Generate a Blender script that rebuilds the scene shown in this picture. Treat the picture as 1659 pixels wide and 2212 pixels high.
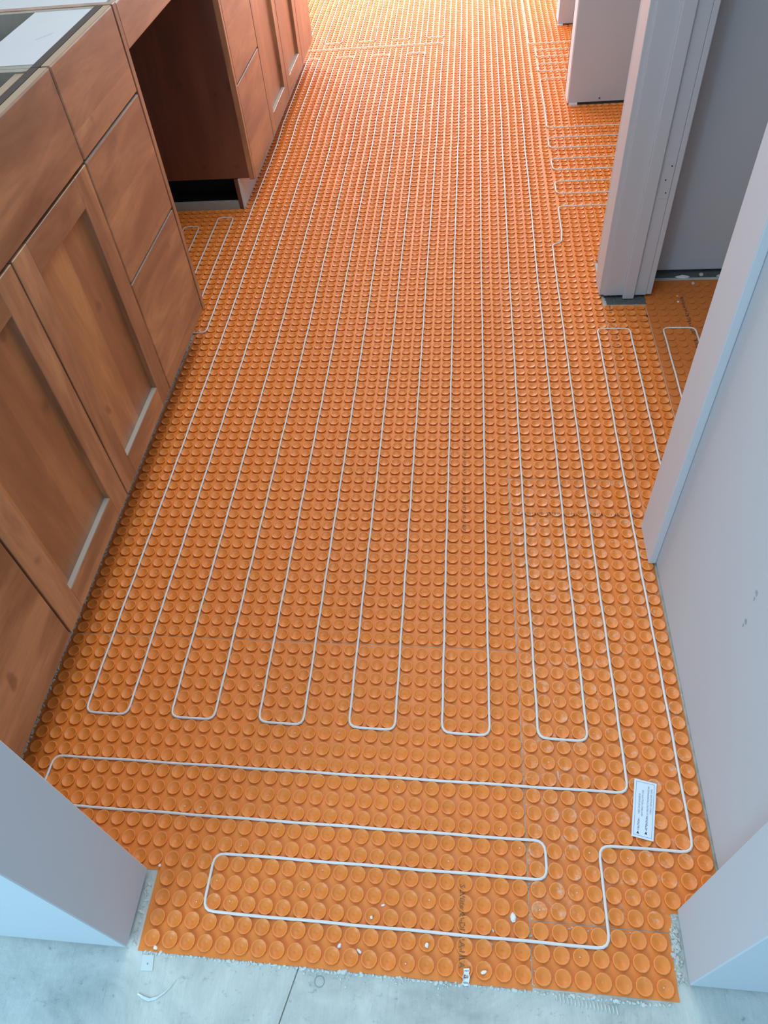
import bpy, bmesh, math, random
from mathutils import Matrix, Vector
random.seed(7)
sc = bpy.context.scene
for o in list(bpy.data.objects):
    bpy.data.objects.remove(o)
P = 0.0307            # pitch of the stud grid in metres

# ------------------------------------------------------------------ camera
cam = bpy.data.cameras.new('camera')
cam_o = bpy.data.objects.new('camera', cam)
sc.collection.objects.link(cam_o)
cam.sensor_fit = 'VERTICAL'
cam.sensor_height = 36.0
cam.lens = 36.0 * 1576.745 / 2212.0
cam.shift_x = 29.8 / 2212.0
cam.shift_y = -33.94 / 2212.0
cam.clip_start = 0.02
cam_o.matrix_world = Matrix((
    (0.99254611, -0.01364237, 0.12110373, 0.76467579),
    (0.08962416, 0.75507358, -0.64948549, -0.58767801),
    (-0.08258171, 0.65549811, 0.75066803, 1.38166262),
    (0, 0, 0, 1)))
sc.camera = cam_o

# ------------------------------------------------------------------ world, lights, exposure
w = bpy.data.worlds.new('world')
sc.world = w
w.use_nodes = True
bg = w.node_tree.nodes['Background']
bg.inputs[0].default_value = (0.46, 0.74, 1.0, 1)
bg.inputs[1].default_value = 0.95


def area(name, loc, target, sx, sy, power, col):
    l = bpy.data.lights.new(name, 'AREA')
    l.shape = 'RECTANGLE'
    l.size, l.size_y = sx, sy
    l.energy = power
    l.color = col
    o = bpy.data.objects.new(name, l)
    sc.collection.objects.link(o)
    o.location = loc
    o.rotation_euler = (Vector(target) - Vector(loc)).to_track_quat('-Z', 'Y').to_euler()
    return o


area('far_window_daylight', (0.35, 6.6, 1.35), (0.5, 3.2, 0.0), 2.2, 1.9, 135, (1.0, 0.94, 0.93))
area('side_window_daylight', (-0.95, 5.0, 1.45), (0.6, 4.0, 0.2), 1.3, 1.3, 85, (0.97, 0.96, 1.0))
area('overhead_fill', (0.62, 1.7, 2.40), (0.62, 1.7, 0.0), 0.9, 3.6, 38, (0.74, 0.91, 1.0))  # unseen overhead fill, added to brighten the middle of the room
area('near_window_daylight', (-1.3, -2.2, 1.6), (0.5, -0.3, 0.2), 1.5, 1.5, 66, (0.46, 0.80, 1.0))

sc.view_settings.view_transform = 'Standard'
sc.view_settings.look = 'None'
sc.view_settings.gamma = 1.0
sc.view_settings.use_curve_mapping = False
sc.view_settings.exposure = 0.0

# ------------------------------------------------------------------ helpers
WL = {}


def link(o, parent=None, wl=(0, 0, 0)):
    sc.collection.objects.link(o)
    WL[o.name] = Vector(wl)
    if parent is not None:
        o.parent = parent
        o.location = Vector(wl) - WL[parent.name]
    else:
        o.location = wl
    return o


def tag(o, label=None, cat=None, group=None, kind=None):
    if label:
        o['label'] = label
    if cat:
        o['category'] = cat
    if group:
        o['group'] = group
    if kind:
        o['kind'] = kind
    return o


def thing(name, loc, label, cat, group=None):
    o = bpy.data.objects.new(name, None)
    o.empty_display_size = 0.05
    link(o, None, loc)
    return tag(o, label, cat, group)


def mobj(name, verts, faces, mat, parent=None, smooth=False, origin=None):
    if origin is None:
        n = len(verts)
        xs = [v[0] for v in verts]; ys = [v[1] for v in verts]; zs = [v[2] for v in verts]
        origin = ((min(xs) + max(xs)) / 2, (min(ys) + max(ys)) / 2, min(zs))
    ox, oy, oz = origin
    me = bpy.data.meshes.new(name)
    me.from_pydata([(x - ox, y - oy, z - oz) for x, y, z in verts], [], faces)
    if smooth:
        me.polygons.foreach_set('use_smooth', [True] * len(me.polygons))
    me.update()
    me.materials.append(mat)
    o = bpy.data.objects.new(name, me)
    return link(o, parent, origin)


def box(name, x0, x1, y0, y1, z0, z1, mat, parent=None, bev=0.0, seg=1):
    bm = bmesh.new()
    bmesh.ops.create_cube(bm, size=1.0)
    for v in bm.verts:
        v.co = ((x0 + x1) / 2 + v.co.x * (x1 - x0), (y0 + y1) / 2 + v.co.y * (y1 - y0), (z0 + z1) / 2 + v.co.z * (z1 - z0))
    if bev > 0:
        bmesh.ops.bevel(bm, geom=list(bm.edges), offset=bev, segments=seg, affect='EDGES', profile=0.5)
    vs = [tuple(v.co) for v in bm.verts]
    for i, v in enumerate(bm.verts):
        v.index = i
    fs = [[v.index for v in f.verts] for f in bm.faces]
    bm.free()
    return mobj(name, vs, fs, mat, parent)


def prism(name, poly, z0, z1, mat, parent=None):
    n = len(poly)
    vs = [(x, y, z0) for x, y in poly] + [(x, y, z1) for x, y in poly]
    fs = [list(range(n))[::-1], list(range(n, 2 * n))] + [[i, (i + 1) % n, n + (i + 1) % n, n + i] for i in range(n)]
    return mobj(name, vs, fs, mat, parent)


def struct(o):
    o['kind'] = 'structure'
    return o


# grid (stud units) -> floor position; the sheets were laid by hand, so the grid drifts slightly
KX = [(-13, .09, -.003), (2, .09, -.003), (9, .085, -.0039), (12, .12, -.006), (43, .225, -.009), (52, .14, -.0069), (73, .022, .0016),
      (80.8, .044, .0004), (85.9, -.019, .0049), (93, -.277, .0153), (107, -.309, .0161), (128, -.41, .022), (149, -.645, .0282), (180, -.95, .038)]
KYR = [(-13, -.18), (-6, -.12), (0, -.08), (8, -.05), (20, -.25), (22, -.15), (50, -.2), (58, 0), (66, .15), (75, .55), (87, 1.2), (104, 1.95), (113, 2.35), (120, 2.6), (150, 3.5), (180, 4.3)]
KYL = [(-13, .06), (0, .10), (6, .12), (9, .05), (58, .05), (66, .15), (75, .55), (87, 1.2), (104, 1.95), (113, 2.35), (120, 2.6), (150, 3.5), (180, 4.3)]


def lut(tab, v):
    if v <= tab[0][0]:
        return tab[0][1:]
    for a, b in zip(tab, tab[1:]):
        if v <= b[0]:
            t = (v - a[0]) / (b[0] - a[0])
            return [p + (q - p) * t for p, q in zip(a[1:], b[1:])]
    return tab[-1][1:]


def warp(U, V):
    a, b = lut(KX, V)
    dx = a + b * U
    if U > 35:
        if V < 60:
            dx += lut([(35, 0), (38, .25), (41, .34), (44, .48), (48, .5)], U)[0] * (.5 + .5 * min(1, max(0, V / 40)))
        else:
            dx += min(.25, (U - 35) * .2)
    l = lut(KYL, V)[0]
    r = lut(KYR, V)[0]
    if V < 6:
        t = min(1.2, max(-.2, U / 33))
        dy = l + (r - l) * t
    else:
        t = 1 / (1 + math.exp(-(U - 28.5) * 1.5))
        dy = l + (r - l) * t
    return ((U + dx) * P, (V + dy) * P)


# ------------------------------------------------------------------ materials
def newmat(name):
    m = bpy.data.materials.new(name)
    m.use_nodes = True
    nt = m.node_tree
    b = nt.nodes['Principled BSDF']
    return m, nt, b


def mix(nt, fac, a, b, mode='MIX'):
    n = nt.nodes.new('ShaderNodeMix')
    n.data_type = 'RGBA'
    n.blend_type = mode
    for s, v in ((n.inputs[0], fac), (n.inputs[6], a), (n.inputs[7], b)):
        if hasattr(v, 'links') or hasattr(v, 'is_linked'):
            nt.links.new(v, s)
        else:
            s.default_value = v if s == n.inputs[0] else (*v, 1)
    return n.outputs[2]


def noise(nt, vec, scale, detail=3, rough=.5, dist=0):
    n = nt.nodes.new('ShaderNodeTexNoise')
    n.inputs['Scale'].default_value = scale
    n.inputs['Detail'].default_value = detail
    n.inputs['Roughness'].default_value = rough
    n.inputs['Distortion'].default_value = dist
    if vec is not None:
        nt.links.new(vec, n.inputs['Vector'])
    return n.outputs['Fac']


def ramp(nt, fac, stops):
    n = nt.nodes.new('ShaderNodeValToRGB')
    cr = n.color_ramp
    while len(cr.elements) < len(stops):
        cr.elements.new(0.5)
    for e, (p, c) in zip(cr.elements, stops):
        e.position = p
        e.color = (*c, 1) if len(c) == 3 else c
    nt.links.new(fac, n.inputs[0])
    return n.outputs[0]


def mapping(nt, src, scale=(1, 1, 1), rot=(0, 0, 0), loc=None):
    n = nt.nodes.new('ShaderNodeMapping')
    n.inputs['Scale'].default_value = scale
    n.inputs['Rotation'].default_value = rot
    nt.links.new(src, n.inputs['Vector'])
    if loc is not None:
        nt.links.new(loc, n.inputs['Location'])
    return n.outputs[0]


def pos(nt):
    return nt.nodes.new('ShaderNodeNewGeometry').outputs['Position']


def bump(nt, b, h, strength=.2, dist=.001):
    n = nt.nodes.new('ShaderNodeBump')
    n.inputs['Strength'].default_value = strength
    n.inputs['Distance'].default_value = dist
    nt.links.new(h, n.inputs['Height'])
    nt.links.new(n.outputs[0], b.inputs['Normal'])


def plain(name, col, rough=.6, var=.06, scale=12, bumps=0.0):
    m, nt, b = newmat(name)
    f = noise(nt, pos(nt), scale, 4)
    c = mix(nt, f, tuple(max(0, x * (1 - var)) for x in col), tuple(min(1, x * (1 + var)) for x in col))
    nt.links.new(c, b.inputs['Base Color'])
    b.inputs['Roughness'].default_value = rough
    if bumps:
        bump(nt, b, noise(nt, pos(nt), 260, 3), bumps, .0008)
    return m


def orange(name, dusty, base=(0.84, 0.232, 0.030), rough=.46):
    m, nt, b = newmat(name)
    p = pos(nt)
    f = noise(nt, p, 5, 4)
    c = mix(nt, f, tuple(x * .93 for x in base), (base[0] * 1.04, base[1] * 1.1, base[2] * 1.15))
    oi = nt.nodes.new('ShaderNodeObjectInfo').outputs['Random']
    r = ramp(nt, oi, [(0, (.95, .95, .95)), (1, (1.04, 1.04, 1.04))])
    c = mix(nt, .6, c, r, 'MULTIPLY')
    # construction dust rubbed into the plastic in patches
    d = ramp(nt, noise(nt, p, 60, 8, .75), [(.62 - dusty * .08, (0, 0, 0)), (.74 - dusty * .08, (1, 1, 1))])
    mu = nt.nodes.new('ShaderNodeMath'); mu.operation = 'MULTIPLY'; mu.inputs[1].default_value = .12 + .38 * dusty
    nt.links.new(d, mu.inputs[0])
    c = mix(nt, mu.outputs[0], c, (.72, .60, .52))
    # rims painted paler by height, for light glowing through the plastic
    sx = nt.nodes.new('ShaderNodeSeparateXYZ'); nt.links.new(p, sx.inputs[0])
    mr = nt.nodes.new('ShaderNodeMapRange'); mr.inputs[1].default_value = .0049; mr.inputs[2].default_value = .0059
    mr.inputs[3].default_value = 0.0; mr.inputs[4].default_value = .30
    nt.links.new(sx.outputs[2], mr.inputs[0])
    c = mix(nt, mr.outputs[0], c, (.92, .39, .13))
    nt.links.new(c, b.inputs['Base Color'])
    rr = ramp(nt, noise(nt, p, 40, 3), [(.3, (rough - .08,) * 3), (.7, (rough + .12,) * 3)])
    nt.links.new(rr, b.inputs['Roughness'])
    b.inputs['Specular IOR Level'].default_value = .5
    b.inputs['Subsurface Weight'].default_value = .3
    b.inputs['Subsurface Radius'].default_value = (1.0, .35, .08)
    b.inputs['Subsurface Scale'].default_value = .004
    return m


def wood(name, axis, dark=(.20, .080, .034), lite=(.50, .245, .110), seed=0.0, board=True):
    """stained maple; grain runs along axis (1 = y, 2 = z)"""
    m, nt, b = newmat(name)
    tc = nt.nodes.new('ShaderNodeNewGeometry').outputs['Position']
    oi = nt.nodes.new('ShaderNodeObjectInfo').outputs['Random']
    vm = nt.nodes.new('ShaderNodeVectorMath'); vm.operation = 'MULTIPLY_ADD'
    cmb = nt.nodes.new('ShaderNodeCombineXYZ')
    for i in range(3):
        nt.links.new(oi, cmb.inputs[i])
    nt.links.new(cmb.outputs[0], vm.inputs[0])
    vm.inputs[1].default_value = (13, 17, 23)
    nt.links.new(tc, vm.inputs[2])
    v = vm.outputs[0]
    s_f = (30, 4, 30) if axis == 1 else (30, 30, 4)
    s_b = (7, 1.5, 7) if axis == 1 else (7, 7, 1.5)
    fine = noise(nt, mapping(nt, v, s_f), 4.0, 5, .6, .4)
    blotch = noise(nt, mapping(nt, v, s_b), 1.6, 5, .6, .55)
    c = ramp(nt, blotch, [(.34, dark), (.5, tuple((a * .9 + q) / 2 for a, q in zip(dark, lite))), (.63, lite)])
    f2 = ramp(nt, fine, [(.3, (.80, .78, .76)), (.7, (1.08, 1.08, 1.08))])
    c = mix(nt, .7, c, f2, 'MULTIPLY')
    if board:   # the slab is glued up from staves of slightly different tone
        sx = nt.nodes.new('ShaderNodeSeparateXYZ'); nt.links.new(v, sx.inputs[0])
        mm = nt.nodes.new('ShaderNodeMath'); mm.operation = 'MULTIPLY'; mm.inputs[1].default_value = 8.5
        nt.links.new(sx.outputs[2 if axis == 1 else 1], mm.inputs[0])
        fl = nt.nodes.new('ShaderNodeMath'); fl.operation = 'FLOOR'; nt.links.new(mm.outputs[0], fl.inputs[0])
        wn = nt.nodes.new('ShaderNodeTexWhiteNoise'); wn.noise_dimensions = '1D'
        nt.links.new(fl.outputs[0], wn.inputs['W'])
        r = ramp(nt, wn.outputs['Value'], [(0, (.56, .50, .46)), (1, (1.22, 1.22, 1.2))])
        c = mix(nt, .75, c, r, 'MULTIPLY')
    kn = ramp(nt, noise(nt, mapping(nt, v, (9, 9, 9)), 1.7, 1, .4), [(.72, (1, 1, 1)), (.79, (.45, .4, .38))])
    c = mix(nt, .8, c, kn, 'MULTIPLY')
    nt.links.new(c, b.inputs['Base Color'])
    b.inputs['Roughness'].default_value = .36
    b.inputs['Specular IOR Level'].default_value = .5
    b.inputs['Coat Weight'].default_value = 1.0
    b.inputs['Coat Roughness'].default_value = .42
    b.inputs['Coat IOR'].default_value = 1.7
    bump(nt, b, fine, .06, .0004)
    return m


M_or = orange('orange_membrane', 0.0)
M_or_dusty = orange('orange_membrane_dusty', 1.0, rough=.36)
M_or_mid = orange('orange_membrane_scuffed', 0.4)
M_or_closet = orange('orange_membrane_shade', 0.3, (0.66, 0.175, 0.024), .5)  # darker orange carries the closet's shade in the colour
M_woodH = wood('stained_maple_horizontal', 1)
M_woodV = wood('stained_maple_vertical', 2, board=False)
M_woodP = wood('stained_maple_panel', 2, (.27, .110, .042), (.46, .205, .080))
M_woodD = wood('shaded_maple', 2, (.10, .028, .013), (.155, .048, .022), board=False)  # maple darkened to paint in the shade on the far side panel
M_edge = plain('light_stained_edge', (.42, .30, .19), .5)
M_frame = plain('dark_cabinet_frame', (.055, .036, .026), .6)
M_mel = plain('white_melamine', (.62, .63, .64), .35, .02)
M_ply = plain('grey_plywood_edge', (.34, .32, .27), .7, .15, 60)
M_plygrey = plain('grey_inside', (.36, .38, .36), .6, .08)
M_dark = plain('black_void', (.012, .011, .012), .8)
M_wall = plain('white_drywall_paint', (.545, .575, .61), .6, .02, 6, .08)
M_trim = plain('white_trim_paint', (.60, .625, .66), .38, .015, 6)
M_bead = plain('white_corner_bead', (.82, .84, .88), .4, .02)
M_grey = plain('grey_thinset', (.52, .53, .50), .85, .25, 90, .6)
M_greydark = plain('dark_dust_and_patches', (.10, .11, .11), .9, .4, 90, .6)
M_cable = plain('offwhite_cable_sheath', (.74, .71, .69), .45, .04, 60)
M_chip = plain('white_chip', (.82, .80, .77), .8, .06, 80)
M_crumb = plain('pale_mortar_crumb', (.60, .64, .61), .85, .1, 80)
M_tan = plain('tan_chip', (.65, .50, .38), .8, .1, 80)
M_label = plain('white_label_film', (.70, .78, .88), .4, .02)
M_ink = plain('black_ink', (.035, .035, .05), .6)
M_blue = plain('blue_border_ink', (.13, .24, .42), .5)
M_print = plain('brown_print_on_orange', (.30, .115, .045), .6)
M_clear = plain('milky_plastic', (.62, .66, .64), .25, .05, 60)
M_pencil = plain('pencil_grey', (.30, .31, .33), .7)
M_scuff = plain('grey_scuff', (.36, .37, .42), .8)
M_ledge = plain('pale_ledge', (.44, .37, .30), .55, .04)  # pale tone of the door ledges and drawer top strips
M_far = plain('far_wall_paint', (.75, .74, .73), .6, .02, 6)

# subfloor: skim-coated panels with trowel streaks, smudges and pits
M_floor, nt, b = newmat('skimmed_subfloor')
p = pos(nt)
c = ramp(nt, noise(nt, p, 6, 8, .65, .8), [(.30, (.33, .36, .34)), (.48, (.49, .50, .465)), (.7, (.64, .64, .59))])
st = noise(nt, mapping(nt, p, (60, 9, 1), (0, 0, .6)), 3, 5, .7, 1.0)
c = mix(nt, .5, c, ramp(nt, st, [(.35, (.88, .88, .88)), (.65, (1.06, 1.06, 1.06))]), 'MULTIPLY')
sp = ramp(nt, noise(nt, mapping(nt, p, (26, 34, 26)), 1.6, 7, .75), [(.58, (1, 1, 1)), (.70, (.36, .37, .43))])
c = mix(nt, .75, c, sp, 'MULTIPLY')
sc2 = noise(nt, mapping(nt, p, (140, 6, 1), (0, 0, -.9)), 1.5, 3, .6, 2.0)
c = mix(nt, .6, c, ramp(nt, sc2, [(.28, (.72, .72, .72)), (.34, (1, 1, 1))]), 'MULTIPLY')
nt.links.new(c, b.inputs['Base Color'])
b.inputs['Roughness'].default_value = .62
bump(nt, b, noise(nt, p, 55, 7, .7, .5), .55, .002)

# ------------------------------------------------------------------ structure: floor
fl = struct(box('floor', -3.0, 4.0, -3.0, 7.5, -0.05, -0.004, M_floor))
# the two panels meet in an open joint in front of the door
xs0, xs1 = 0.5165, 0.4930
for poly in ([(-3, -3), (0.445, -3), (xs1 - .001 - .003, -.51), (xs0 - .0012, -.405), (xs0 - .0012, 7.5), (-3, 7.5)],
             [(0.448, -3), (4, -3), (4, 7.5), (xs0 + .0012, 7.5), (xs0 + .0012, -.405), (xs1 + .001 - .003, -.51)]):
    prism('panel', poly, -.004, 0.0, M_floor, fl)

# ------------------------------------------------------------------ structure: walls
H = 2.44
YB = 7.2


def wall(name, *a, mat=None):
    return struct(box(name, *a, mat or M_wall, bev=.0015))


wall('wall_left_front', -2.6, .226, -.402, -.281, .012, H)
wall('wall_left', -.72, -.60, -.281, 4.35, 0, H)
wall('wall_left_end', -.72, -.60, 5.65, 6.1, 0, H)
wall('wall_left_sill', -.72, -.60, 4.35, 5.65, 0, .8)
wall('wall_left_top', -.72, -.60, 4.35, 5.65, 2.1, H)
wrf = wall('wall_right_front', 1.126, 2.6, -.383, -.279, .008, H)
wr = wall('wall_right', 1.203, 1.33, -.279, .523, .008, H)
wall('wall_right_closet', 2.1, 2.2, -.279, 1.66, 0, H)
wall('wall_closet_back', 1.335, 2.1, 1.58, 1.66, .012, H)
wall('wall_right_middle', 1.211, 1.335, 1.466, 1.66, .008, H)
w1 = wall('wall_right_far', 1.224, 2.6, 2.930, 3.030, .015, H)
w2 = wall('wall_right_end', 1.258, 2.6, 3.990, 4.110, .010, H)
wall('wall_right_outer', 2.6, 2.72, -.383, YB, 0, H)
# far wall with its bright window opening
wall('wall_back', -.72, -.55, 6.1, 6.22, 0, H, mat=M_far)
wall('wall_back_right', 1.7, 2.72, 6.1, 6.22, 0, H, mat=M_far)
wall('wall_back_top', -.55, 1.7, 6.1, 6.22, 2.15, H, mat=M_far)
wall('wall_back_sill', -.55, 1.7, 6.1, 6.22, 0, .25, mat=M_far)
struct(box('ceiling', -.72, 2.72, -.402, YB, H, H + .1, M_far))
# sole plates showing dark below the drywall that hangs short of the floor
box('sole_plate', 1.24, 2.59, 2.945, 3.02, 0, .0148, M_greydark, w1)
box('sole_plate', 1.29, 2.59, 4.0, 4.10, 0, .0098, M_greydark, w2)
box('corner_patch', 1.226, 1.262, 2.924, 2.938, 0.0, .0148, M_bead, w1)
box('corner_patch', 1.258, 1.285, 3.982, 4.0, 0.0, .0098, M_bead, w2)
# metal corner bead on the far wall's near corner, standing off the drywall
cb = box('corner_bead', 1.2175, 1.2238, 2.934, 3.031, .012, H - .01, M_bead, w1, .001)
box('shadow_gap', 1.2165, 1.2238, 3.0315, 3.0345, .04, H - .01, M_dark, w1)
nail = box('nail_head', 1.353, 1.359, 2.9285, 2.9300, .026, .032, M_ink, w1)

# scuffs and a spackled dent on the right wall
for (y0, y1, z0, z1) in ((.050, .062, .425, .437), (.052, .057, .412, .424), (.040, .050, .362, .376), (.044, .049, .352, .361)):
    n = 9
    cy, cz = (y0 + y1) / 2, (z0 + z1) / 2
    pts = [(1.2027, cy + (y1 - y0) / 2 * math.cos(2 * math.pi * i / n) * random.uniform(.6, 1.1), cz + (z1 - z0) / 2 * math.sin(2 * math.pi * i / n) * random.uniform(.6, 1.1)) for i in range(n)]
    vs = pts + [(1.2031, q[1], q[2]) for q in pts]
    mobj('scuff', vs, [list(range(n)), list(range(n, 2 * n))[::-1]] + [[i, (i + 1) % n, n + (i + 1) % n, n + i] for i in range(n)], M_scuff, wr)
for (x, z) in ((.1394, .215), (.194, .241), (.169, .137)):
    pass

# ------------------------------------------------------------------ door frame on the right (casings, jambs, stop)


def trim(name, label, *a, **k):
    o = box(name, *a, M_trim, bev=k.get('bev', .002), seg=2)
    o['kind'] = 'structure'
    return o


struct_tr = [
    ('trim_1', 1.186, 1.2028, .415, .523, .006, 2.14),      # casing, near side
    ('trim_2', 1.193, 1.2105, 1.4535, 1.548, .008, 2.14),   # casing, far side
    ('trim_3', 1.3353, 1.351, 1.4475, 1.530, .012, 2.14),   # casing inside the closet
]
for t in struct_tr:
    trim(t[0], None, *t[1:])
trim('trim_4', None, 1.203, 1.335, .5235, .5425, .008, 2.10)   # near jamb
jb = trim('trim_5', None, 1.2075, 1.335, 1.4465, 1.4655, .010, 2.10)   # far jamb
box('door_stop', 1.2635, 1.297, 1.4355, 1.4464, .004, 2.08, M_trim, jb, .002, 2)
box('hinge_mortise', 1.305, 1.3335, 1.4455, 1.4464, .325, .435, M_trim, jb, .0004)
for x, z in ((1.325, .416), (1.316, .378), (1.324, .341)):
    n = 8
    vs = [(x + .0022 * math.cos(i * math.pi / 4), 1.4450, z + .0022 * math.sin(i * math.pi / 4)) for i in range(n)] + [(x + .0022 * math.cos(i * math.pi / 4), 1.4454, z + .0022 * math.sin(i * math.pi / 4)) for i in range(n)]
    mobj('screw_hole', vs, [list(range(n)), list(range(n, 2 * n))[::-1]] + [[i, (i + 1) % n, n + (i + 1) % n, n + i] for i in range(n)], M_ink, jb)
trim('trim_6', None, 1.203, 1.335, .5425, 1.4465, 2.08, 2.10)
for nm, yy in (('wall_right_over_door', 0),):
    wall(nm, 1.2115, 1.33, .524, 1.4655, 2.11, H)

# ------------------------------------------------------------------ studded mats
PROF_HI = [(.365, .0008), (.385, .0030), (.430, .0048), (.436, .0055), (.418, .0060), (.385, .0056), (.31, .0036), (.21, .0026), (.085, .0025), (.045, .0014)]
PROF_RING = [(.365, .0008), (.385, .0030), (.430, .0048), (.436, .0055), (.416, .0060), (.360, .0054), (.270, .0040), (.200, .0037), (.130, .0027), (.07, .0023)]
PROF_LO = [(.370, .0008), (.390, .0030), (.436, .0054), (.414, .0060), (.365, .0052), (.27, .0030), (.10, .0023)]
PROF_FLAT = [(.42, .0008), (.430, .0030), (.418, .0036), (.36, .0034), (.26, .0031)]


def stud_geo(prof, n):
    vs, fs = [], []
    for r, z in prof:
        for i in range(n):
            a = 2 * math.pi * (i + .5) / n
            vs.append((r * P * math.cos(a), r * P * math.sin(a), z))
    for k in range(len(prof) - 1):
        for i in range(n):
            j = (i + 1) % n
            fs.append((k * n + i, k * n + j, (k + 1) * n + j, (k + 1) * n + i))
    k = len(prof) - 1
    fs.append(tuple(k * n + i for i in range(n)))
    return vs, fs


def stud_mesh(name, prof, n, mat):
    vs, fs = stud_geo(prof, n)
    me = bpy.data.meshes.new(name)
    me.from_pydata(vs, [], fs)
    me.polygons.foreach_set('use_smooth', [True] * len(me.polygons))
    me.update()
    me.materials.append(mat)
    return me


def mat_thing(label, rects, M, prof, nseg, individual=300, dup=True, holes=()):
    """rects: (U0,U1,V0,V1) of the sheet; first 300 studs singly, the others joined"""
    cx, cy = warp((rects[0][0] + rects[0][1]) / 2, rects[0][2] + 1)
    root = thing('studded_mat', (cx, cy, 0), label, 'floor mat')
    for (u0, u1, v0, v1) in rects:
        vs, fs = [], []
        nu, nv = max(1, int((u1 - u0) / 6)), max(1, int((v1 - v0) / 6))
        for j in range(nv + 1):
            for i in range(nu + 1):
                x, y = warp(u0 + (u1 - u0) * i / nu, v0 + (v1 - v0) * j / nv)
                vs.append((x, y, .0009))
        for j in range(nv):
            for i in range(nu):
                a = j * (nu + 1) + i
                fs.append((a, a + 1, a + nu + 2, a + nu + 1))
        nb = len(vs)
        vs += [(x, y, .0001) for x, y, z in vs]
        ring = [i for i in range(nu)] + [j * (nu + 1) + nu for j in range(nv)] + [nv * (nu + 1) + i for i in range(nu, 0, -1)] + [j * (nu + 1) for j in range(nv, 0, -1)]
        for a, c_ in zip(ring, ring[1:] + ring[:1]):
            fs.append((a, a + nb, c_ + nb, c_))
        mobj('sheet', vs, fs, M, root)
    cells = []
    for (u0, u1, v0, v1) in rects:
        for iv in range(math.floor(v0) - 1, math.ceil(v1) + 1):
            for iu in range(math.floor(u0) - 1, math.ceil(u1) + 1):
                U, V = iu + .5, iv + .5
                if u0 + .30 <= U <= u1 - .30 and v0 + .30 <= V <= v1 - .30:
                    cells.append((U, V))
    C = cam_o.matrix_world.translation
    cells = [(warp(*q)) for q in cells]
    cells.sort(key=lambda q: (q[0] - C.x) ** 2 + (q[1] - C.y) ** 2)
    me = stud_mesh('stud', prof, nseg, M)
    for (x, y) in cells[:individual]:
        o = bpy.data.objects.new('stud', me)
        sc.collection.objects.link(o)
        o.parent = root
        o.location = (x - cx, y - cy, 0)
    rest = cells[individual:]
    if rest:
        groups = [(PROF_LO, 10, [q for q in rest if q[1] < 2.2]), (PROF_LO, 8, [q for q in rest if q[1] >= 2.2])]
        vs, fs = [], []
        for pr, n, cl in groups:
            pr = prof if prof is PROF_FLAT else pr
            gv, gf = stud_geo(pr, n)
            for (x, y) in cl:
                o_ = len(vs)
                vs.extend((x + a, y + b_, c_) for a, b_, c_ in gv)
                fs.extend(tuple(i + o_ for i in f) for f in gf)
        r = mobj('stud', vs, fs, M, root, smooth=True)
        r['kind'] = 'stuff'
    return root


mat_thing('orange studded heating mat in the near doorway, left of the long seam', [(-3.2, 28.93, -9.13, 6.0), (7.8, 28.93, -13.13, -9.13)], M_or, PROF_HI, 12)
mat_thing('small dusty orange studded mat strip at the near right corner by the bare floor', [(28.98, 36.1, -13.0, -10.04)], M_or_mid, PROF_RING, 12)
mat_thing('dusty orange studded heating mat under the white caution label', [(28.98, 39.0, -9.1, 21.97), (28.98, 36.3, -9.99, -9.1)], M_or_dusty, PROF_RING, 12)
mat_thing('long orange studded heating mat running alongside the wooden cabinets', [(-3.2, 28.9, 6.05, 84), (-19, -3.1, 41.9, 68.2)], M_or, PROF_HI, 12)
mat_thing('orange studded heating mat along the right side beside the open doorway', [(28.94, 39.0, 22.03, 54), (28.94, 80, 54, 94), (28.94, 39.9, 94, 97.97)], M_or_mid, PROF_RING, 12)
mat_thing('narrow orange studded mat strip in the doorway under the white door jamb', [(39.04, 43.0, 17.2, 46.0)], M_or_mid, PROF_LO, 12)
mat_thing('orange studded mat, painted darker for shade, inside the side closet', [(43.06, 68, 17.2, 50.3)], M_or_closet, PROF_FLAT, 12)
mat_thing('far orange studded heating mat glowing in the window light', [(-3.1, 28.9, 84.05, 178), (28.94, 80, 98.03, 128), (28.94, 41, 128, 132), (28.94, 80, 132, 178), (-19, -3.1, 122, 178)], M_or, PROF_LO, 8, individual=0)


# ------------------------------------------------------------------ heating cable
def rounded(path, r=.62):
    out = []
    n = len(path)
    for i, (u, v) in enumerate(path):
        if i == 0 or i == n - 1:
            out.append((u, v)); continue
        a = Vector(path[i - 1]); c_ = Vector((u, v)); d = Vector(path[i + 1])
        da, dd = (a - c_), (d - c_)
        ra = min(r, da.length * .48); rd = min(r, dd.length * .48)
        rr = min(ra, rd)
        p0 = c_ + da.normalized() * rr; p1 = c_ + dd.normalized() * rr
        for k in range(5):
            t = k / 4
            q = p0 * (1 - t) ** 2 + c_ * 2 * t * (1 - t) + p1 * t * t
            out.append((q.x, q.y))
    dense = []
    for (a, b_) in zip(out, out[1:]):
        L = math.hypot(b_[0] - a[0], b_[1] - a[1])
        k = max(1, int(L / 1.5))
        for i in range(k):
            t = i / k
            dense.append((a[0] + (b_[0] - a[0]) * t, a[1] + (b_[1] - a[1]) * t))
    dense.append(out[-1])
    return dense


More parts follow.
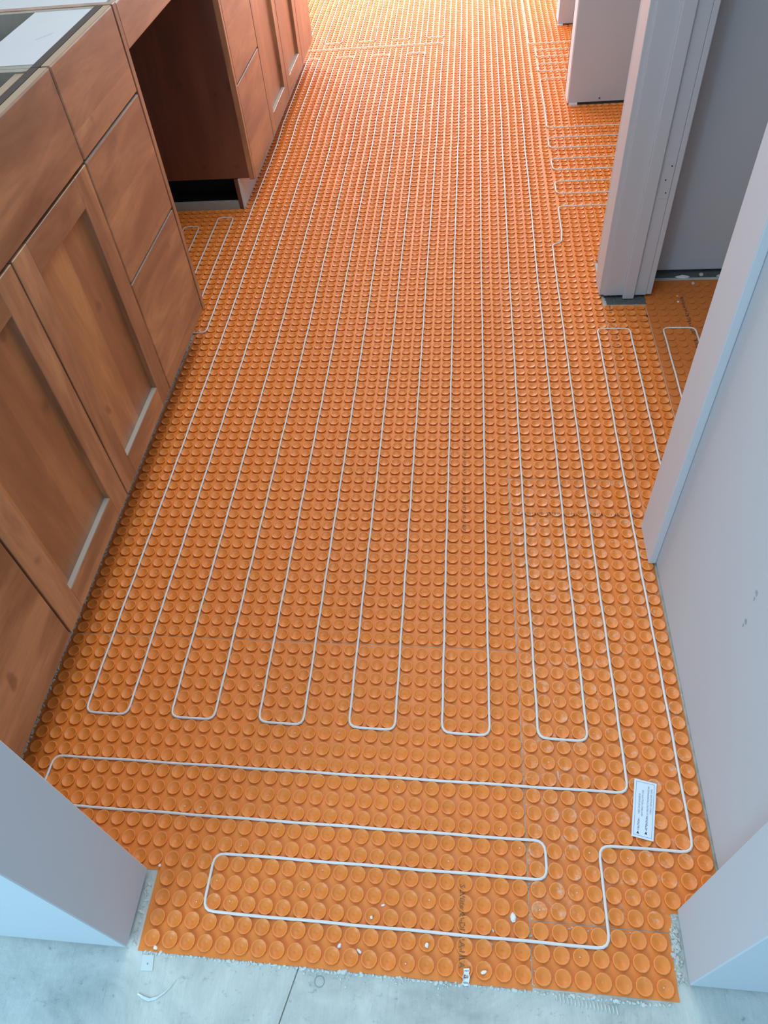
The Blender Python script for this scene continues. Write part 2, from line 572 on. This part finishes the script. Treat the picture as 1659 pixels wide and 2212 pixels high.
def tube_geo(pts, r, n=8):
    vs, fs = [], []
    m = len(pts)
    for i, q in enumerate(pts):
        a = Vector(pts[max(0, i - 1)]); c_ = Vector(pts[min(m - 1, i + 1)])
        t = (c_ - a).normalized()
        s = t.cross(Vector((0, 0, 1)))
        if s.length < .1:
            s = Vector((1, 0, 0))
        s.normalize()
        up = s.cross(t)
        for k in range(n):
            an = 2 * math.pi * k / n
            vs.append(tuple(Vector(q) + s * math.cos(an) * r + up * math.sin(an) * r))
    for i in range(m - 1):
        for k in range(n):
            j = (k + 1) % n
            fs.append((i * n + k, i * n + j, (i + 1) * n + j, (i + 1) * n + k))
    fs.append(tuple(range(n))[::-1]); fs.append(tuple((m - 1) * n + k for k in range(n)))
    return vs, fs


FV = 118
path = [(-12, 44), (-12, 50), (-10, 50), (-10, 64), (-8, 64), (-8, 44), (-6, 44), (-6, 66), (-4, 66), (-4, 42), (-2, 42), (-2, FV), (0, FV), (0, 0), (3, 0), (3, FV), (6, FV), (6, 0), (9, 0), (9, FV), (12, FV), (12, 0),
        (15, 0), (15, FV), (18, FV), (18, 0), (21, 0), (21, 122), (-3, 122), (-3, 172), (0, 172), (0, 125), (3, 125), (3, 172), (6, 172), (6, 125), (9, 125), (9, 172), (12, 172), (12, 125), (15, 125), (15, 172),
        (18, 172), (18, 125), (21, 125), (21, 172), (24, 172), (24, 0), (27, 0), (27, 172), (30, 172), (30, 0), (33, 0), (33, 172), (35.2, 172), (35.2, 119), (46, 119), (46, 116), (36, 116), (36, 113), (46, 113), (46, 110), (36, 110), (36, 107),
        (46, 107), (46, 104), (36, 104), (36, 87), (60, 87), (60, 84), (36, 84), (36, 81), (60, 81), (60, 78), (36, 78), (36, 75), (60, 75), (60, 72), (36, 72), (36, 69), (60, 69), (60, 66), (36, 66), (36, 58), (35, 57.6), (35, -3), (-1, -3), (-1, -6), (30, -6),
        (30, -8), (11, -8), (11, -11), (33, -11), (33, -6), (38, -6), (38, 42), (41, 42), (41, 19), (44, 19), (44, 42), (47, 42), (47, 19), (49, 19), (49, 45), (52, 45), (52, 20)]
pts = []
for (u, v) in rounded(path):
    x, y = warp(u, v)
    x += .0005 * math.sin(v * 1.3 + u); y += .0005 * math.sin(u * 1.1 + v)
    pts.append((x, y, 0.0046 + .0002 * math.sin(u * 1.7 + v * .9)))
vs, fs = tube_geo(pts, .0026)
tag(mobj('heating_cable', vs, fs, M_cable, None, True, (pts[0][0], pts[0][1], .002)), 'thin off-white heating cable snaked in long loops between the studs of the orange mats', 'cable')


# ------------------------------------------------------------------ cabinets
FX = -.0286           # plane of the door and drawer fronts
Z0, Z3, Z2, ZT = .1105, .440, .737, .9215
TH = .020


def slab(name, y0, y1, z0, z1, mat, parent, x1=FX, th=TH):
    return box(name, x1 - th, x1, y0, y1, z0, z1, mat, parent, .0028, 2)


def shaker(y0, y1, z0, z1, parent, sw=.064):
    x1 = FX
    d = bpy.data.objects.new('door', None)
    link(d, parent, (x1, (y0 + y1) / 2, z0))
    for (a, c_) in ((y0, y0 + sw), (y1 - sw, y1)):
        box('stile', x1 - TH, x1, a, c_, z0, z1, M_woodV, d, .0012, 1)
    for (a, c_) in ((z0, z0 + sw), (z1 - sw, z1)):
        box('rail', x1 - TH, x1, y0 + sw, y1 - sw, a, c_, M_woodH, d, .0010, 1)
    box('panel', x1 - TH, x1 - TH + .007, y0 + sw - .0005, y1 - sw + .0005, z0 + sw - .0005, z1 - sw + .0005, M_woodP, d)
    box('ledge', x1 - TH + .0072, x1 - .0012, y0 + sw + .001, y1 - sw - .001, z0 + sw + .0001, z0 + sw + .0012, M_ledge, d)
    return d


def carcass(root, y0, y1, mat=None, zt=ZT, stretch=None):
    xb = -.585
    fx = FX - TH - .0015
    # side panels, floor, back, front frame
    box('side_panel', xb, fx - .0185, y0 + .0008, y0 + .0162, Z0 + .004, zt - .001, M_ply, root)
    box('side_panel', xb, fx - .0185, y1 - .0162, y1 - .0008, Z0 + .004, zt - .001, M_ply, root)
    box('bottom_panel', xb, fx - .0185, y0 + .0165, y1 - .0165, Z0 + .004, Z0 + .02, M_ply, root)
    box('back_panel', xb, xb + .006, y0 + .0165, y1 - .0165, Z0 + .021, zt - .002, M_plygrey, root)
    box('face_frame', fx - .018, fx, y0 + .0008, y1 - .0008, zt - .045, zt - .0005, M_frame, root)
    box('face_frame', fx - .018, fx, y0 + .0008, y0 + .035, Z0, zt - .0455, M_frame, root)
    box('face_frame', fx - .018, fx, y1 - .035, y1 - .0008, Z0, zt - .0455, M_frame, root)
    box('face_frame', fx - .018, fx, y0 + .0355, y1 - .0355, Z0, Z0 + .035, M_frame, root)
    box('toe_kick', -.119, -.1045, y0 + .0008, y1 - .0008, 0.0005, Z0 + .0035, M_woodD, root)


g = .0027


def drawer_cab(y0, y1, label, end=None):
    root = thing('drawer_cabinet', (-.3, (y0 + y1) / 2, 0), label, 'cabinet')
    carcass(root, y0, y1)
    for (a, c_) in ((Z0, Z3 - g), (Z3 + g, Z2 - g), (Z2 + g, ZT - .001)):
        d = bpy.data.objects.new('drawer', None)
        link(d, root, (FX, (y0 + y1) / 2, a))
        slab('front', y0 + g, y1 - g, a, c_, M_woodH, d)
        box('edge_band', FX - .0075, FX - .0024, y0 + .006, y1 - .006, c_ - .0003, c_ + .0003, M_ledge, d)  # pale strip: highlight along the drawer's top edge painted in
        box('tray', -.50, FX - TH - .022, y0 + .05, y1 - .05, a + .04, c_ - .05, M_mel, d)
    return root


a1 = drawer_cab(-.262, .1245, 'stained maple drawer cabinet nearest the camera, partly hidden by the left wall end')
box('stretcher', -.21, -.0695, -.245, .108, ZT - .016, ZT - .002, M_mel, a1)

sk = thing('sink_cabinet', (-.3, .505, 0), 'stained maple sink cabinet with two framed doors below one wide blank front', 'cabinet')
carcass(sk, .1245, .891)
slab('false_front', .1245 + g, .891 - g, Z2 + g, ZT - .001, M_woodH, sk)
shaker(.1245 + g, .5075 - g, Z0, Z2 - g, sk)
shaker(.5075 + g, .891 - g, Z0, Z2 - g, sk)
box('stretcher', -.093, -.0695, .141, .874, ZT - .06, ZT - .004, M_edge, sk)
box('support_panel', -.57, -.1, .141, .874, .50, .512, M_plygrey, sk)

a2 = drawer_cab(.891, 1.2665, 'stained maple cabinet with three plain drawers beside the open knee space')
box('stretcher', -.206, -.0695, .911, 1.249, ZT - .012, ZT - .001, M_mel, a2)
ep = box('end_panel', -.585, FX + .0005, 1.2685, 1.288, Z0 - .003, ZT, M_woodV, a2, .0012)
pm = [(-.1262, 1.0560), (-.1175, 1.0705), (-.1105, 1.0790), (-.1012, 1.0951)]
vs = []
for (x, y) in pm:
    vs += [(x - .0006, y + .0005, ZT - .0009), (x + .0006, y - .0005, ZT - .0009)]
mobj('pencil_mark', vs, [(0, 1, 3, 2), (2, 3, 5, 4), (4, 5, 7, 6)], M_pencil, a2)

# light edge banding on the tops of the fronts
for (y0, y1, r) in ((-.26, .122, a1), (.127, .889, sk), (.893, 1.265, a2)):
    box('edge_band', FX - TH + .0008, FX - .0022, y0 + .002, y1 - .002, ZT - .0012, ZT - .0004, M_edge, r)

# apron drawer bridging the knee space
ap = thing('apron_drawer', (-.3, 1.69, ZT - .1), 'shallow stained maple apron front bridging the knee space between the cabinets', 'drawer')
slab('front', 1.2895, 2.101, .822, ZT - .003, M_woodH, ap)
box('tray', -.56, FX - TH - .001, 1.291, 2.100, .83, .838, M_woodD, ap)
box('stretcher', -.56, -.06, 1.306, 2.099, ZT - .018, ZT - .006, M_mel, ap)
box('stretcher', -.56, FX - TH - .001, 1.2895, 1.305, .839, ZT - .004, M_ply, ap)

# far cabinet run
fc = thing('vanity_cabinet', (-.3, 2.9, 0), 'far stained maple cabinet with drawers and two tall framed doors past the knee space', 'cabinet')
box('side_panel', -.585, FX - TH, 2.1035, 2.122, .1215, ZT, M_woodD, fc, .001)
box('edge_band', FX - TH + .0002, FX, 2.1035, 2.122, .1150, ZT, M_woodV, fc, .001)
for (a, c_) in ((Z0 - .002, .4425 - g), (.4425 + g, ZT)):
    d = bpy.data.objects.new('drawer', None)
    link(d, fc, (FX, 2.31, a))
    slab('front', 2.1245, 2.505 - g, a, c_, M_woodH, d)
    box('edge_band', FX - .0075, FX - .0024, 2.13, 2.498, c_ - .0003, c_ + .0003, M_ledge, d)  # painted top-edge highlight, as on the near drawers
shaker(2.505 + g, 2.916 - g, Z0 - .002, ZT, fc, .066)
shaker(2.916 + g, 3.325 - g, Z0 - .002, ZT, fc, .066)
slab('end_panel', 3.325 + g, 3.665, Z0 - .004, ZT, M_woodV, fc)
box('carcass', -.585, FX - TH - .001, 2.1225, 3.664, Z0 + .006, ZT - .002, M_plygrey, fc)
# open toe base seen in the knee space
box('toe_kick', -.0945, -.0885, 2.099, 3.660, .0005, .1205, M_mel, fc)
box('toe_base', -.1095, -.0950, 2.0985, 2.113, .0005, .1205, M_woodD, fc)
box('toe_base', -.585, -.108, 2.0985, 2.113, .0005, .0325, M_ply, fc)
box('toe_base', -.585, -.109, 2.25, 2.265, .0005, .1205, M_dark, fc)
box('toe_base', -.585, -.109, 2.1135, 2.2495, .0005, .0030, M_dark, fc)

# ------------------------------------------------------------------ thinset, crumbs, chips


def blob(name, x, y, z, sx, sy, sz, mat, parent=None, n=7, rot=None, seed=None):
    rr = random.Random(seed if seed is not None else random.random())
    a0 = rr.uniform(0, 6.28) if rot is None else rot
    vs = []
    for lvl, (zz, s) in enumerate(((0, .85), (.55, 1.0), (1.0, .62))):
        for i in range(n):
            an = 2 * math.pi * i / n
            k = s * rr.uniform(.75, 1.1)
            px, py = sx * k * math.cos(an), sy * k * math.sin(an)
            vs.append((x + px * math.cos(a0) - py * math.sin(a0), y + px * math.sin(a0) + py * math.cos(a0), z + sz * zz * rr.uniform(.85, 1.1)))
    fs = [tuple(range(n))[::-1], tuple(range(2 * n, 3 * n))]
    for l in range(2):
        for i in range(n):
            j = (i + 1) % n
            fs.append((l * n + i, l * n + j, (l + 1) * n + j, (l + 1) * n + i))
    if parent == 'geo':
        return vs, fs
    return mobj(name, vs, fs, mat, parent)


def scatter(name, label, items, mat, cat='debris', kind='stuff', top=True):
    V, F = [], []
    for it in items:
        v, f = blob('x', *it, None, 'geo', 6)
        o_ = len(V)
        V += v
        F += [tuple(i + o_ for i in q) for q in f]
    o = mobj(name, V, F, mat)
    tag(o, label, cat, None, kind)
    return o


R = random.Random(5)
# ragged thinset bead along the cabinets' toe line
it = []
y = -.28
while y < 1.26:
    s = R.uniform(.002, .0045)
    it.append((-.0975 + R.uniform(-.002, .0012), y, 0, s, R.uniform(.004, .011), R.uniform(.003, .007)))
    y += R.uniform(.004, .010)
scatter('thinset_bead', 'ragged grey bead of dried thinset along the foot of the wooden cabinets', it, M_grey, 'mortar')
it = []
x = .25
while x < 1.10:
    yy = warp(x / P, -13.13)[1]
    big = R.random() < .25
    it.append((x, yy - R.uniform(.0005, .004), 0, R.uniform(.0012, .0035) * (1.6 if big else 1), R.uniform(.001, .0028) * (1.5 if big else 1), R.uniform(.001, .003)))
    x += R.uniform(.002, .009)
for i in range(70):
    it.append((R.uniform(.40, .80), warp(20, -13.13)[1] - R.uniform(.002, .022) * R.random(), 0, R.uniform(.0008, .0024), R.uniform(.0006, .0018), R.uniform(.0008, .002)))
scatter('thinset_crumbs', 'loose pale thinset crumbs along the front cut edge of the mat', it, M_crumb, 'mortar')
# grey strips of bare, dusty floor beside the jambs
it = []
for i in range(60):
    t = R.random()
    it.append((1.1125 + t * -.003 + R.uniform(-.001, .012), -.285 - t * .1, 0, R.uniform(.001, .004), R.uniform(.002, .006), R.uniform(.0008, .003)))
for i in range(35):
    t = R.random()
    it.append((.2335 + R.uniform(-.006, .001), -.285 - t * .11, 0, R.uniform(.001, .003), R.uniform(.002, .007), R.uniform(.0006, .002)))
scatter('thinset_smears', 'rough grey thinset smears between the mat and the white jamb ends', it, M_grey, 'mortar')
it = []
for i in range(150):
    it.append((R.uniform(1.36, 2.0), R.uniform(1.556, 1.578), 0, R.uniform(.002, .007), R.uniform(.002, .005), R.uniform(.001, .005)))
for i in range(110):
    it.append((R.uniform(1.212, 1.333), R.uniform(1.420, 1.460), 0, R.uniform(.002, .006), R.uniform(.002, .005), R.uniform(.0008, .003)))
scatter('grout_dust', 'dark grey mortar dust under the door jamb and the closet back wall', it, M_greydark, 'mortar')
box('dark_patch', 1.345, 2.09, 1.5535, 1.6, .0002, .0010, M_greydark, bpy.data.objects['grout_dust'])  # thin dark sheet along the foot of the closet back wall
box('dark_patch', 1.214, 1.334, 1.412, 1.475, .0002, .0010, M_greydark, bpy.data.objects['grout_dust'])  # thin dark sheet below the far jamb
# notched trowel ridges by the right corner
it = []
for i in range(17):
    xx = .925 + i * .0056
    it.append((xx, -.4145 - (i * .00055), 0, .0012, R.uniform(.005, .0085), .0016))
V, F = [], []
for q in it:
    v, f = blob('x', *q, None, 'geo', 8, 0.12)
    o_ = len(V); V += v; F += [tuple(i + o_ for i in k) for k in f]
tag(mobj('trowel_ridges', V, F, M_crumb, None, True), 'row of short pale trowel ridges in front of the mat near the right corner', 'mortar', None, 'stuff')
# seam dust on the mats
it = []
for (u0, v0, u1, v1, n, z) in ((29, -13, 29, 0, 60, .001), (30.5, -10.2, 36.2, -10.2, 45, .001), (31.5, 21.8, 38.9, 21.8, 60, .001), (39.05, 24, 39.05, 45, 90, .001), (28.9, -3, 28.9, 8, 20, .001), (36, 6.0, 10, 6.0, 30, .001)):
    for i in range(n):
        t = R.random()
        x, y = warp(u0 + (u1 - u0) * t + R.uniform(-.1, .1), v0 + (v1 - v0) * t + R.uniform(-.08, .08))
        it.append((x, y, z, R.uniform(.0006, .0022), R.uniform(.0006, .0016), R.uniform(.0003, .0012)))
scatter('seam_dust', 'pale dried mortar crumbs caught in the seams of the orange mats', it, M_grey, 'mortar')

# individual chips
chips = [
    ('drywall_chip', (.8622, -.3086), (.0085, .0055, .004), M_chip, 'largest pale plaster chip, lying between studs left of the bottom right cable corner'),
    ('drywall_chip', (.8135, -.3900), (.0052, .0030, .003), M_chip, 'white chip in the stud just right of the torn paper scrap'),
    ('drywall_chip', (.7225, -.3595), (.0046, .0036, .003), M_chip, 'square white chip in a stud below the lowest cable run, left of the printed lettering'),
    ('drywall_chip', (.5790, -.3715), (.0050, .0032, .0035), M_chip, 'left of the two white chips close together between studs at the front'),
    ('drywall_chip', (.6130, -.3765), (.0055, .0028, .0035), M_chip, 'right of the two white chips close together between studs at the front'),
    ('drywall_chip', (.6285, -.3265), (.0030, .0026, .0025), M_chip, 'small white chip in the stud just above the lowest cable run'),
    ('drywall_chip', (.6465, -.3065), (.0036, .0020, .002), M_chip, 'narrow pale chip between studs above the lowest cable run'),
    ('drywall_chip', (.2440, -.2735), (.0028, .0028, .003), M_chip, 'small white chip on the mat at the tip of the left wall end'),
    ('drywall_chip', (.2725, -.3975), (.0042, .0034, .003), M_chip, 'white chip on the mat at its front left corner'),
    ('drywall_chip', (.8290, -.3300), (.0040, .0022, .002), M_tan, 'dull chip between studs right of the lettering, above the lowest cable'),
    ('drywall_chip', (.8262, -.3500), (.0040, .0024, .002), M_tan, 'dull chip between studs right of the lettering, below the lowest cable'),
    ('drywall_chip', (1.1925, .345), (.0095, .0030, .0022), M_chip, 'white paper-like flake at the foot of the right wall below the casing'),
    ('wood_sliver', (.9535, -.0700), (.0020, .0110, .0016), M_tan, 'thin brown wood sliver standing between studs above the upper cable run'),
    ('spacer', (1.4655, 1.5545), (.0250, .0085, .006), M_chip, 'flat white rounded spacer at the foot of the closet back wall'),
    ('mortar_lump', (1.5247, 1.5640), (.0075, .0080, .008), M_grey, 'upright grey lump beside the white spacer in the closet'),
    ('mortar_lump', (1.5805, 1.5560), (.0140, .0075, .006), M_grey, 'broad tan-grey lump furthest right along the closet back wall'),
    ('mortar_lump', (1.6020, 1.5600), (.0090, .0070, .006), M_grey, 'small grey lump at the closet back wall, next to the wall casing edge'),
    ('mortar_lump', (1.4890, 1.5110), (.0050, .0065, .007), M_tan, 'tan crumb on the dark closet mat below the white spacer'),
    ('mortar_lump', (1.4300, 1.4460), (.0045, .0028, .003), M_tan, 'upper of two tan specks on the dark closet mat'),
    ('mortar_lump', (1.4271, 1.4145), (.0042, .0042, .004), M_chip, 'round white speck on the dark closet mat'),
    ('mortar_lump', (1.3243, 1.3452), (.0050, .0030, .003), M_ink, 'black speck on the seam of the doorway mat'),
    ('mortar_lump', (1.2434, .8785), (.0032, .0028, .003), M_ink, 'black speck in a stud beside the right wall casing'),
]
for nm, (x, y), (sx, sy, sz), m, lab in chips:
    inner = .0032 if y < .5 and nm == 'drywall_chip' and lab.find('stud') > 0 and lab.find('between') < 0 else .0010
    if 'tip of' in lab or 'front left' in lab:
        inner = .0050
    if nm in ('spacer',) or y > 1.55:
        inner = 0.0
    elif y > 1.3:
        inner = .0036
    o = blob(nm, x, y, inner, sx, sy, sz, m, None, 8, 0.0 if nm in ('spacer', 'wood_sliver') else None, seed=hash(lab) % 1 + len(lab))
    tag(o, lab, 'spacer' if nm == 'spacer' else ('sliver' if nm == 'wood_sliver' else 'chip'))
# fine white specks
for i in range(46):
    U = R.choice([R.uniform(9, 36), R.uniform(0, 38)]); V = R.choice([R.uniform(-13, -5), R.uniform(-5, 20), R.uniform(-13, 0)])
    if U < 9 and V < -8:
        continue
    U = math.floor(U) + .5 + R.uniform(-.1, .1); V = math.floor(V) + .5 + R.uniform(-.1, .1)
    x, y = warp(U, V)
    o = blob('plaster_speck', x, y, .0031, R.uniform(.0008, .0016), R.uniform(.0008, .0014), .0012, M_chip, None, 5)
    tag(o, 'tiny white plaster speck lying in a stud of the near orange mats', 'speck', 'plaster specks on the near mats')

# ------------------------------------------------------------------ lettering that follows the studs


def hstud(U, V, prof=PROF_HI):
    r = math.hypot(U - math.floor(U) - .5, V - math.floor(V) - .5)
    k = max(range(len(prof)), key=lambda i: prof[i][0])
    top = prof[k:]
    if r > top[0][0]:
        return .0009
    last = top[0]
    for q in top[1:]:
        if r > q[0]:
            t = (last[0] - r) / max(1e-6, last[0] - q[0])
            return last[1] + (q[1] - last[1]) * t
        last = q
    return last[1]


def text_mesh(s, size, spacing=1.0, bold=0.0, subdiv=0.0):
    cu = bpy.data.curves.new('t', 'FONT')
    cu.body = s
    cu.size = size
    cu.space_character = spacing
    cu.offset = bold
    cu.resolution_u = 2
    o = bpy.data.objects.new('t', cu)
    sc.collection.objects.link(o)
    dg = bpy.context.evaluated_depsgraph_get()
    me = bpy.data.meshes.new_from_object(o.evaluated_get(dg))
    bpy.data.objects.remove(o)
    bm = bmesh.new(); bm.from_mesh(me)
    bmesh.ops.triangulate(bm, faces=bm.faces[:])
    if subdiv:
        for _ in range(4):
            es = [e for e in bm.edges if e.calc_length() > subdiv]
            if not es:
                break
            bmesh.ops.subdivide_edges(bm, edges=es, cuts=1, use_grid_fill=False)
            bmesh.ops.triangulate(bm, faces=bm.faces[:])
    for i, v in enumerate(bm.verts):
        v.index = i
    vs = [(v.co.x, v.co.y) for v in bm.verts]
    fs = [tuple(v.index for v in f.verts) for f in bm.faces]
    bm.free()
    return vs, fs


def lettering(s, U, V, direction, size, spacing, mat, parent, prof=PROF_HI, bold=.01, length=None):
    vs, fs = text_mesh(s, size, spacing, bold, .16)
    w_ = max(v[0] for v in vs)
    k = (length / w_) if length else 1
    out = []
    for a, b_ in vs:
        a *= k
        if direction == 'down':     # reads towards the camera
            u, v = U + b_, V - a
        elif direction == 'right':
            u, v = U + a, V + b_
        x, y = warp(u, v)
        out.append((x, y, hstud(u, v, prof) + .00022))
    return mobj('lettering', out, fs, mat, parent)


mats = [o for o in sc.objects if o.name.startswith('studded_mat')]
m_near, m_corner, m_dusty, m_long, m_right, m_jamb, m_closet, m_far = mats
lettering('Schl\u00fcter\u00ae-DITRA-HEA', 25.22, -8.55, 'down', .42, 1.0, M_print, m_near, PROF_HI, .008, 3.95)
lettering('\u00b7 Schl\u00fcter\u00ae-DITRA-HEAT \u00b7 Schl\u00fcter\u00ae-DITRA-HEAT \u00b7', 25.25, 28.5, 'down', .34, 1.0, M_print, m_long, PROF_HI, .004, 13)
lettering('\u00b7 Schl\u00fcter\u00ae-DITRA-HEAT \u00b7 1904 \u00b7 1000 1200', 29.25, 18.25, 'right', .36, 1.0, M_print, m_dusty, PROF_RING, .006, 9.4)
lettering('eits \u00b7 18 JI \u00b7 14 \u00b7 0 \u00b7 19', 39.50, 45.9, 'down', .40, 1.0, M_print, m_jamb, PROF_LO, .008, 8.4)
lettering('\u00b7 Schl\u00fcter\u00ae-DITRA-HEAT \u00b7 Schl\u00fcter\u00ae', 46.55, 47.6, 'down', .44, 1.0, M_ink, m_closet, PROF_FLAT, .006, 10)


# caution label lying on the studs
def quad_label():
    c0, c1, c2, c3 = [Vector((u * P, v * P)) for u, v in ((34.83, -5.50), (35.46, -2.23), (36.69, -2.48), (36.0, -5.74))]
    # c0 = lower left, c1 = upper left (text runs c0 -> c1), c2, c3
    def q(a, b_):   # a along the text 0..1, b from left line to right 0..1
        lo = c0 + (c3 - c0) * b_
        hi = c1 + (c2 - c1) * b_
        return lo + (hi - lo) * a
    root = thing('caution_label', (*q(.5, .5), .0061), 'white rectangular caution label with bilingual text stuck beside the right cable', 'label')
    zb, zt = .00615, .0064
    vs = [(*q(a, b_), z) for z in (zb, zt) for a, b_ in ((0, 0), (1, 0), (1, 1), (0, 1))]
    mobj('sheet', vs, [(0, 1, 2, 3), (7, 6, 5, 4), (0, 4, 5, 1), (1, 5, 6, 2), (2, 6, 7, 3), (3, 7, 4, 0)], M_label, root)
    z = zt + .00006
    A, B, t, u = .035, .09, .006, .016
    V = [(*q(a, b_), z) for a, b_ in ((A, B), (1 - A, B), (1 - A, 1 - B), (A, 1 - B), (A + t, B + u), (1 - A - t, B + u), (1 - A - t, 1 - B - u), (A + t, 1 - B - u))]
    mobj('border', V, [(0, 1, 5, 4), (1, 2, 6, 5), (2, 3, 7, 6), (3, 0, 4, 7)], M_blue, root)
    Lm = (c1 - c0).length; Wm = (c3 - c0).length
    def put(s, a0, b0, h, length, bold=0):
        vs, fs = text_mesh(s, 1.0, 1.0, bold)
        w_ = max(v[0] for v in vs)
        out = [(*q(a0 + v[0] / w_ * length, b0 - v[1] * h), z) for v in vs]
        mobj('lettering', out, fs, M_ink, root)
    put('CAUTION :', .125, .33, .12, .21, .02)
    put('CABLE CAN BE DAMAGED BY', .40, .31, .105, .36)
    put('HEAVY IMPACT. INSTALL WITH CARE.', .37, .45, .105, .46)
    put('ATTENTION :', .145, .69, .12, .265, .02)
    put('LE C\u00c2BLE PEUT \u00caTRE ENDOMMAG\u00c9 PAR', .415, .69, .105, .50)
    put('L\u2019IMPACT. INSTALLEZ AVEC SOINS.', .44, .83, .105, .44)
    for a0, b0 in ((.065, .345), (.085, .71)):
        tri = [(*q(a0, b0), z), (*q(a0, b0 - .13), z), (*q(a0 + .05, b0 - .065), z)]
        mobj('warning_symbol', tri, [(0, 1, 2)], M_ink, root)
    return root


quad_label()

# torn scrap of printed paper at the front edge
sr = thing('paper_scrap', (.785, -.398, .005), 'torn scrap of white printed paper hanging over the front edge of the mat', 'paper')
edge = [(.7815, -.3875), (.7905, -.3865), (.7912, -.3900), (.7900, -.3935), (.7918, -.3985), (.7905, -.4045), (.7885, -.4100), (.7830, -.4105), (.7795, -.4080), (.7810, -.4030), (.7800, -.3990), (.7822, -.3940), (.7818, -.3900)]
vs = [(x, y, .0064 if y > -.402 else .0064 - (-.402 - y) * .45) for x, y in edge]
n = len(vs)
vs2 = vs + [(x, y, z + .0002) for x, y, z in vs]
mobj('sheet', vs2, [tuple(range(n))[::-1], tuple(range(n, 2 * n))] + [(i, (i + 1) % n, n + (i + 1) % n, n + i) for i in range(n)], M_label, sr)
for s, x, y, h in (('AST', .7828, -.3912, .0024), ('(D I', .7812, -.4003, .0062), ('CRAN', .7815, -.4072, .0024)):
    v, f = text_mesh(s, 1.0, .9, .02)
    w_ = max(q[0] for q in v)
    mobj('lettering', [(x + q[0] / w_ * .0075, y + q[1] * h, (.0064 if y > -.402 else .0064 - (-.402 - y - q[1] * h) * .45) + .00035) for q in v], f, M_ink, sr)

# small things on the bare floor in front
tb = thing('plastic_tab', (.264, -.419, 0), 'small milky plastic tab with a hole, stuck at the front left mat corner', 'tab')
px = [(.2525, -.4085), (.2715, -.4072), (.2752, -.4300), (.2556, -.4308)]
hole = [(.2645 + .0016 * math.cos(a * math.pi / 4), -.4205 + .0018 * math.sin(a * math.pi / 4)) for a in range(8)]
bm = bmesh.new()
ring_o = [(.2525 + (.2715 - .2525) * t, -.4085 + .0013 * t) for t in (0, .5)] + [(.2715, -.4072), (.2733, -.419), (.2752, -.4300), (.2654, -.4304), (.2556, -.4308), (.254, -.420)]
ang = lambda q: math.atan2(q[1] + .4205, q[0] - .2645)
ring_o.sort(key=ang); hole.sort(key=ang)
vs = [(x, y, z) for z in (.0003, .0011) for x, y in ring_o] + [(x, y, z) for z in (.0003, .0011) for x, y in hole]
fs = []
for i in range(8):
    j = (i + 1) % 8
    fs += [(8 + i, 8 + j, 24 + j, 24 + i), (i, j, 8 + j, 8 + i), (16 + i, 24 + i, 24 + j, 16 + j), (i, 16 + i, 16 + j, j)]
mobj('plate', vs, fs, M_clear, tb)
strip = [(.2600, -.4624, .0012), (.2700, -.4665, .0014), (.2810, -.4690, .0012), (.2930, -.4655, .0016), (.3053, -.4563, .0022), (.3130, -.4480, .0026), (.3193, -.4388, .0020)]
vs, fs = [], []
for i, (x, y, z) in enumerate(strip):
    wd = .0018 * math.sin(math.pi * (i + .6) / 7.4) + .0006
    vs += [(x - wd * .4, y - wd, z), (x + wd * .4, y + wd, z + .0008), (x - wd * .4, y - wd, z - .0004), (x + wd * .4, y + wd, z + .0004)]
for i in range(6):
    a = i * 4
    fs += [(a, a + 1, a + 5, a + 4), (a + 2, a + 6, a + 7, a + 3), (a, a + 4, a + 6, a + 2), (a + 1, a + 3, a + 7, a + 5)]
fs += [(0, 2, 3, 1), (24, 25, 27, 26)]
tag(mobj('plastic_sliver', vs, fs, M_clear), 'curled translucent plastic sliver lying on the bare floor at the front left', 'sliver')
rp = [(.5527 + .0078 * math.cos(a * math.pi / 8), -.4225 + .0078 * math.sin(a * math.pi / 8), .0002) for a in range(17)]
vs, fs = tube_geo(rp, .0006, 5)
tag(mobj('glue_ring', vs, fs, M_pencil, None, True), 'faint grey ring of dried glue on the bare floor right of the joint', 'mark')
